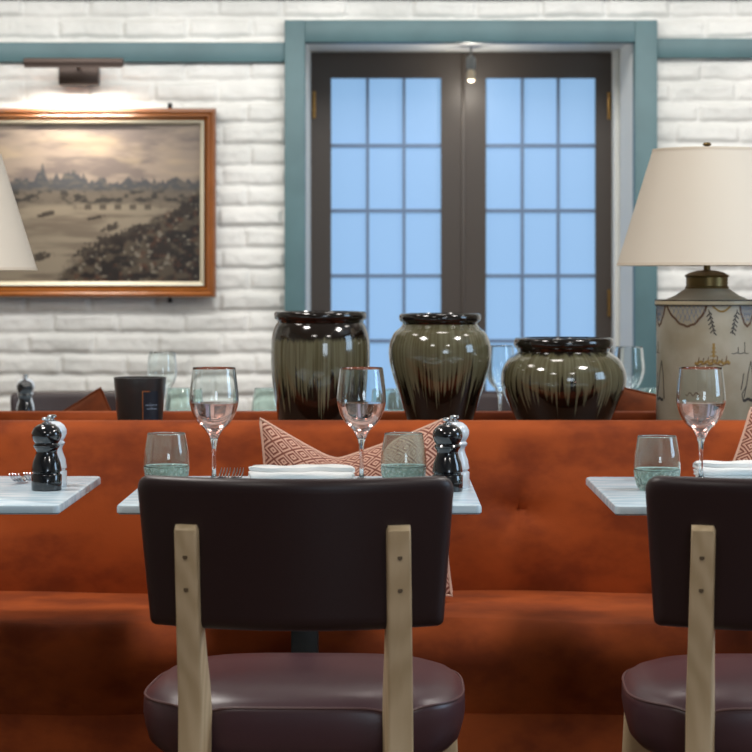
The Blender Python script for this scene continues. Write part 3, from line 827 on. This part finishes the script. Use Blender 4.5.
        for z in (.722, .668 if sx < 0 else .668):
            y = np.interp(z, [p[0] for p in prof], [p[1] for p in prof])
            b2 = lathe([(0, -.0006), (.0042, -.0006), (.0042, .004), (0, .004)], 14)
            bmesh.ops.rotate(b2, cent=(0, 0, 0), matrix=Matrix.Rotation(-PI/2, 3, 'X'), verts=b2.verts)
            bmesh.ops.rotate(b2, cent=(0, 0, 0), matrix=Matrix.Rotation(sx*math.radians(13), 3, 'Z'), verts=b2.verts)
            bmesh.ops.translate(b2, vec=(sx*.173, y, z), verts=b2.verts)
            obj('screw_plug', b2, M['screw_plug'], leg)
    # front legs and side rails
    for sx in (-1, 1):
        bm = bmesh.new()
        add_tube(bm, [(sx*.246, .145, .001), (sx*.242, .130, .22), (sx*.232, .105, .385)], [.018, .024, .027], 16, .8)
        obj('leg', bm, M['pale_beech'], t)
        bm = bmesh.new(); add_tube(bm, [(sx*.168, -.35, .35), (sx*.19, -.10, .362), (sx*.226, .105, .36)], .016, 10); obj('side_rail', bm, M['pale_beech'], t)
    bm = bmesh.new(); add_tube(bm, [(-.226, .105, .352), (.226, .105, .352)], .014, 10); obj('cross_rail', bm, M['pale_beech'], t)
    bm = bmesh.new(); add_tube(bm, [(-.168, -.345, .35), (.168, -.345, .35)], .013, 10); obj('cross_rail', bm, M['pale_beech'], t)
    return t
CH = make_chair('dark brown leather chair with pale wooden posts, seen whole before the centre marble table')
CH.location = (-.1335, 4.405, 0); CH.rotation_euler.z = -.036
dup(CH, 'dark brown leather chair with pale wooden posts cut off by the right edge', (.692, 4.395, 0), -.024)
fg = 'far leather chairs by the brick wall'
dup(CH, 'far dark leather chair at left, its back showing behind the pepper mill', (X(88, 8), 7.62, 0.0), PI, fg, .95)
dup(CH, 'far dark leather chair half hidden behind the middle and squat jars', (X(462, 8), 7.62, 0), PI, fg, .95)

# ------------------------------------------------------------------ glassware
def wine_glass(label, loc, group, scale=1.0, wine=True):
    t = thing('wine_glass', label, 'wine glass', loc, 0, group)
    k = 1/480.6
    o = smooth_profile([(4.2*k, 43*k), (9*k, 51.5*k), (15.5*k, 58*k), (21*k, 67*k), (24.2*k, 78*k), (24.4*k, 86*k), (23*k, 100*k), (21.3*k, 113.5*k)], 6)
    th = .0011
    inner = []
    for i, (r, z) in enumerate(o):
        a = o[max(i-1, 0)]; b = o[min(i+1, len(o)-1)]; dx, dz = b[0]-a[0], b[1]-a[1]; L = math.hypot(dx, dz)
        inner.append((max(r-dz/L*th, .0), z+dx/L*th))
    inner = [p for p in inner if p[0] > .004]
    foot = [(0, 0), (.0345, 0), (.0355, .0008), (.034, .0016), (.020, .0032), (.010, .0060), (.0052, .012), (.0040, .03), (.0042, .06), (.0056, .078)]
    inb = [(0, inner[0][1]-.0006)]
    prof = foot + o + [(o[-1][0]-th*.5, o[-1][1]+.0005)] + list(reversed(inner)) + inb
    obj('glass', lathe(prof, 56), M['clear_glass'], t, angle=80)
    if wine:  # pink liquid added so that refraction tints the lower bowl
        zf = 78.5*k
        lev = [p for p in inner if p[1] < zf]
        li = [(r-.0002, z+.0002) for r, z in lev]
        li = [(0, inb[0][1]+.0003)] + li + [(li[-1][0], zf), (0, zf)]
        obj('added_pink_liquid', lathe(li, 56), M['pink_liquid_tint'], t, angle=50)
    if scale != 1: t.scale = (scale,)*3
    return t
g_ = 'stemmed wine glasses on the marble tables'
WG = wine_glass('stemmed wine glass between the tumbler and the napkin, left on the centre table', (X(214, 5.13), 5.13, TZ), g_)
dup(WG, 'stemmed wine glass right of the folded napkin on the centre table', (X(361.5, 5.13), 5.13, TZ), 0, g_)
dup(WG, 'stemmed wine glass at the right edge, in front of the canister lamp', (X(701, 5.13), 5.13, TZ), 0, g_)
fg = 'far wine glasses beyond the ledge'
FG = wine_glass('far wine glass showing above the candle pot', (X(162, 7.2), 7.2, TZ), fg, .84, wine=False)
FG.scale = (.85, .85, .88)
f2 = dup(FG, 'far wine glass seen between the middle and squat jars', (X(500, 7.2), 7.2, TZ), 0, fg)
f3 = dup(FG, 'far wine glass just right of the squat jar', (X(629, 7.0), 7.0, TZ), 0, fg)
f2.scale = (.86, .86, .96); f3.scale = (.86, .86, .97)
def tumbler(label, loc, group):
    t = thing('glass_tumbler', label, 'tumbler', loc, 0, group)
    o = smooth_profile([(.034, .0), (.0395, .006), (.0445, .022), (.0465, .040), (.0455, .065), (.0420, .088), (.0385, .107)], 6)
    top = [p for p in o if p[1] >= .040]; bot = [p for p in o if p[1] <= top[0][1]+1e-6]
    inn = [(r-.0016, z) for r, z in reversed(top)]
    up = obj('wall', lathe(top + [(top[-1][0]-.0008, top[-1][1]+.0006)] + inn + [(top[0][0]-.0016, top[0][1])], 56, closed=True), M['tumbler_glass'], t, angle=80)
    inb = [(max(r-.0035, 0), z) for r, z in reversed(bot) if z > .012]
    obj('thick_base', lathe([(0, .0)] + bot + inb + [(.030, .010), (0, .009)], 56), M['green_glass'], t, angle=80)
    return t
g_ = 'green-based glass tumblers on the marble tables'
TB = tumbler('green-based glass tumbler left of the wine glass on the centre table', (X(166.5, 5.02), 5.02, TZ), g_)
dup(TB, 'green-based glass tumbler beside the pepper mill on the centre table', (X(403.5, 5.02), 5.02, TZ), 1, g_)
dup(TB, 'green-based glass tumbler on the left corner of the right table', (X(657, 4.93), 4.93, TZ), 2, g_)
fg = 'far tumblers beyond the ledge'
dup(TB, 'far pale green tumbler between the candle pot and wine glass', (X(181, 7.1), 7.1, TZ), 0, fg)
dup(TB, 'far tumbler seen between the tall and middle jars', (X(391, 7.15), 7.15, TZ), 0, fg, .95)
dup(TB, 'far tumbler peeking out left of the canister lamp', (X(652, 7.1), 7.1, TZ), 0, fg)
F4 = dup(TB, 'far pale green tumbler half hidden by the left side of the tall jar', (X(268, 7.1), 7.1, TZ), 0, fg)

# ------------------------------------------------------------------ mills
def mill(name, label, loc, m, group, cat):
    t = thing(name, label, cat, loc, 0, group)
    k = 1/502
    body = [(0, 0), (14.6*k, 0), (15.2*k, 1*k), (15.2*k, 15.5*k), (14.6*k, 16.5*k), (13.4*k, 17*k), (13.4*k, 18.2*k), (15*k, 19*k), (15*k, 21*k), (14.6*k, 23*k), (13.8*k, 28*k), (11.6*k, 33.5*k), (10.3*k, 38*k), (11*k, 41*k), (12.8*k, 43*k), (0, 43*k)]
    head = [(0, 43.2*k), (12.6*k, 43.2*k), (13.2*k, 44.6*k), (12.2*k, 46*k), (11.4*k, 47*k), (13.2*k, 49.5*k), (15*k, 54*k), (14.8*k, 58*k), (12.4*k, 62.5*k), (8.5*k, 65.6*k), (5*k, 66.6*k), (0, 66.8*k)]
    obj('body', lathe(body, 48), m, t, angle=35); obj('head', lathe(head, 48), m, t, angle=35)
    obj('finial', lathe([(0, 66.5*k), (4.6*k, 66.7*k), (4.6*k, 67.6*k), (2.2*k, 68.2*k), (2.2*k, 69.4*k), (4.6*k, 70.3*k), (5*k, 71.8*k), (3.6*k, 73*k), (0, 73.2*k)], 20), M['steel'], t)
    return t
PM = mill('pepper_mill', 'glossy black pepper mill on the far left marble table', (X(46.5, 4.92), 4.92, TZ), M['black_gloss'], 'black pepper mills', 'pepper mill')
dup(PM, 'glossy black pepper mill on the right of the centre marble table', (X(447.5, 4.90), 4.90, TZ), .6, 'black pepper mills')
SM = mill('salt_mill', 'white salt mill just behind the black mill, far left table', (X(52.0, 5.01), 5.01, TZ), M['white_gloss'], 'white salt mills', 'salt mill')
dup(SM, 'white salt mill just behind the black mill, centre table', (X(454.5, 4.985), 4.985, TZ), .6, 'white salt mills')
fm = dup(PM, 'small far black pepper mill beyond the ledge at left', (X(25, 7.15), 7.15, TZ), 0, 'black pepper mills'); fm.scale = (.80, .80, .96)
fm = dup(SM, 'far pale salt mill right behind the small far pepper mill', (X(25.5, 7.24), 7.24, TZ), 0, 'white salt mills'); fm.scale = (.88, .88, .98)

# ------------------------------------------------------------------ napkins
def napkin(label, loc, rz):
    t = thing('folded_napkin', label, 'napkin', loc, rz, 'folded white napkins on the tables')
    # folded strip: serpentine cross-section in (y,z), long in x
    bm = bmesh.new(); layers = 4; th = .0086; hy = .045; path = []
    for k in range(layers):
        zz_ = .0046+th*k; y_ = [-hy+th/2, hy-th/2] if k % 2 == 0 else [hy-th/2, -hy+th/2]
        path += [(y_[0]+(y_[1]-y_[0])*q/8, zz_) for q in range(9)]
        if k < layers-1:
            sg = 1 if k % 2 == 0 else -1
            path += [(y_[1]+sg*th/2*math.cos(a), zz_+th/2+th/2*math.sin(a)) for a in (-1.0, -.5, 0, .5, 1.0)]
    hp = .0040; Pm = [Vector((0, a, b)) for a, b in path]; lo, hi = [], []
    for i_, p in enumerate(Pm):
        d_ = (Pm[min(i_+1, len(Pm)-1)]-Pm[max(i_-1, 0)]).normalized(); n_ = Vector((0, -d_.z, d_.y))*hp
        lo.append((p-n_)); hi.append((p+n_))
    loop = lo+hi[::-1]; rings = []
    for q in range(33):
        u = -1+q/16; e = .6+.4*math.sqrt(max(0, 1-max(0, (abs(u)-.96)/.04)**2))
        rings.append([bm.verts.new((u*.106+.003*math.sin(i_*.55)*u, (Pm[i_ if i_ < len(Pm) else 2*len(Pm)-1-i_].y)+(v_.y-Pm[i_ if i_ < len(Pm) else 2*len(Pm)-1-i_].y)*e, Pm[i_ if i_ < len(Pm) else 2*len(Pm)-1-i_].z+(v_.z-Pm[i_ if i_ < len(Pm) else 2*len(Pm)-1-i_].z)*e)) for i_, v_ in enumerate(loop)])
    L_ = len(loop)
    for A, B in zip(rings, rings[1:]):
        for k in range(L_): bm.faces.new((A[k], A[(k+1) % L_], B[(k+1) % L_], B[k]))
    bm.faces.new(rings[0]); bm.faces.new(rings[-1]); bmesh.ops.recalc_face_normals(bm, faces=bm.faces)
    for v in bm.verts:
        v.co.z += .0012*math.sin(v.co.x*38)*(v.co.z/.035)+.0008*math.sin(v.co.x*90+v.co.y*40)*(v.co.z/.035)
        v.co.y += .0016*math.sin(v.co.x*30+v.co.z*200)
    b = obj('cloth', bm, M['napkin_linen'], t)
    obj('stitched_mark', box(-.079, -.0425, .0165, .006, .006, .010, .0025), M['napkin_mark'], b)
    return t
NP = napkin('white folded napkin on the centre table between the two wine glasses', (X(302, 5.10), 5.10, TZ), 0)
dup(NP, 'white folded napkin on the right table behind the chair', (X(747, 5.215), 5.22, TZ), -.02)

# ------------------------------------------------------------------ forks
def fork(label, loc, rz):
    bm = bmesh.new()
    def zc(s): return .004+.012*math.exp(-((s-.03)/.05)**2)*0
    for k in range(4):
        x = (k-1.5)*.0062
        add_tube(bm, [(x*1.02, 0, .0235), (x*1.05, .010, .0155), (x*1.05, .028, .0075), (x*.98, .044, .0052), (x*.8, .055, .006)], [.0009, .0014, .0017, .0019, .002], 6)
    add_tube(bm, [(0, .050, .0055), (0, .058, .0062), (0, .07, .0088), (0, .085, .0122), (0, .11, .0125), (0, .15, .009), (0, .185, .005), (0, .200, .0042)], [.0115, .0110, .0070, .0036, .0034, .0048, .0068, .0050], 12, .28)
    o = obj('fork', bm, M['steel']); o.location = loc; o.rotation_euler = (0, 0, rz)
    return tag(o, label, 'fork', 'steel forks on the tables')
FK = fork('steel fork with upturned tines on the far left table, outer one', (X(14, 5.04), 5.04, TZ), -.12)
for lab, loc, rz in (('steel fork on the far left table, tucked nearer the pepper mill', (X(28.5, 5.06), 5.06, TZ), -.12),
                     ('steel fork at the left end of the folded napkin, centre table', (X(239, 5.2), 5.2, TZ), PI-.1),
                     ('steel fork nearer the wine glass, left of the folded napkin, centre table', (X(226, 5.2), 5.2, TZ), PI-.1)):
    c = FK.copy(); C.objects.link(c); c['label'] = lab; c.location = loc; c.rotation_euler = (0, 0, rz)

# ------------------------------------------------------------------ cushions
def cushion(name, label, m, em_, loc, tilt, roll, yaw, W, Hh, T, chop, group, uvm=True):
    bm = bmesh.new(); uvl = bm.loops.layers.uv.new('UVMap'); N = 44
    def fn(sgn):
        def f(a, b):
            u, v = 2*a-1, 2*b-1
            x = u*W/2*(1-.07*(1-v*v)); z = v*Hh/2*(1-.06*(1-u*u))
            if chop:
                uc = (u+.22); k = (1-min(1, (math.sqrt(uc*uc+.004))/(1.15 if uc > 0 else .78)))
                z -= chop*k*max(0, (v+.6)/1.6)**1.6
                x += 0
            th = T*((1-u**4)*(1-v**4))**.55*(1-.35*(u*u+v*v)/2)
            if chop: th *= 1-.25*math.exp(-((u+.22)/.16)**2)*max(0, v)
            return (x, sgn*th/2+.004*math.sin(5*u+3*v)*(1-u*u)*(1-v*v), z)
        return f
    for s in (-1, 1):
        V, fs = grid(bm, fn(s), N, N)
        idx = {v: (i/N, j/N) for i, row in enumerate(V) for j, v in enumerate(row)}
        for f in fs:
            for l in f.loops: l[uvl].uv = idx[l.vert]
    bmesh.ops.remove_doubles(bm, verts=bm.verts, dist=.00005)
    bmesh.ops.recalc_face_normals(bm, faces=bm.faces)
    root = thing(name, label, 'cushion', loc, yaw, group)
    o = obj('cover', bm, m, root, angle=80)
    f = fn(1); pts = [f(i/N, 0) for i in range(N)]+[f(1, i/N) for i in range(N)]+[f(1-i/N, 1) for i in range(N)]+[f(0, 1-i/N) for i in range(N)]
    bm = bmesh.new(); add_tube(bm, [(p[0], 0, p[2]) for p in pts], .0035, 6, closed=True); e = obj('edging', bm, em_, root)
    for q in (o, e): q.rotation_euler = (tilt, roll, 0)
    return root
cw = 'diamond weave cushions on the banquette'
c1_ = cushion('woven_cushion', 'pink diamond-pattern cushion with a dented top behind the centre table', M['diamond_weave'], M['weave_edge'], (X(355, 5.44), 5.475, .667), math.radians(-14), 0, 0, .425, .395, .13, .085, cw)
cushion('woven_cushion', 'pink diamond-pattern cushion corner at the right edge, behind the canister wine glass', M['diamond_weave'], M['weave_edge'], (X(797, 5.44), 5.475, .675), math.radians(-14), math.radians(25), 0, .34, .31, .13, .0, cw)
oc = 'orange velvet cushions on the second banquette'
cushion('velvet_cushion', 'orange velvet cushion peak beyond the ledge beside the candle pot', M['orange_cushion_velvet'], M['orange_cushion_velvet'], (X(74, 6.42), 6.43, .676), math.radians(8), math.radians(-28), math.radians(-6), .33, .31, .12, 0, oc)
cushion('velvet_cushion', 'orange velvet cushion beyond the ledge between squat jar and lamp', M['orange_cushion_velvet'], M['orange_cushion_velvet'], (X(655, 6.45), 6.485, .692), math.radians(10), math.radians(11), math.radians(8), .42, .37, .14, 0, oc)
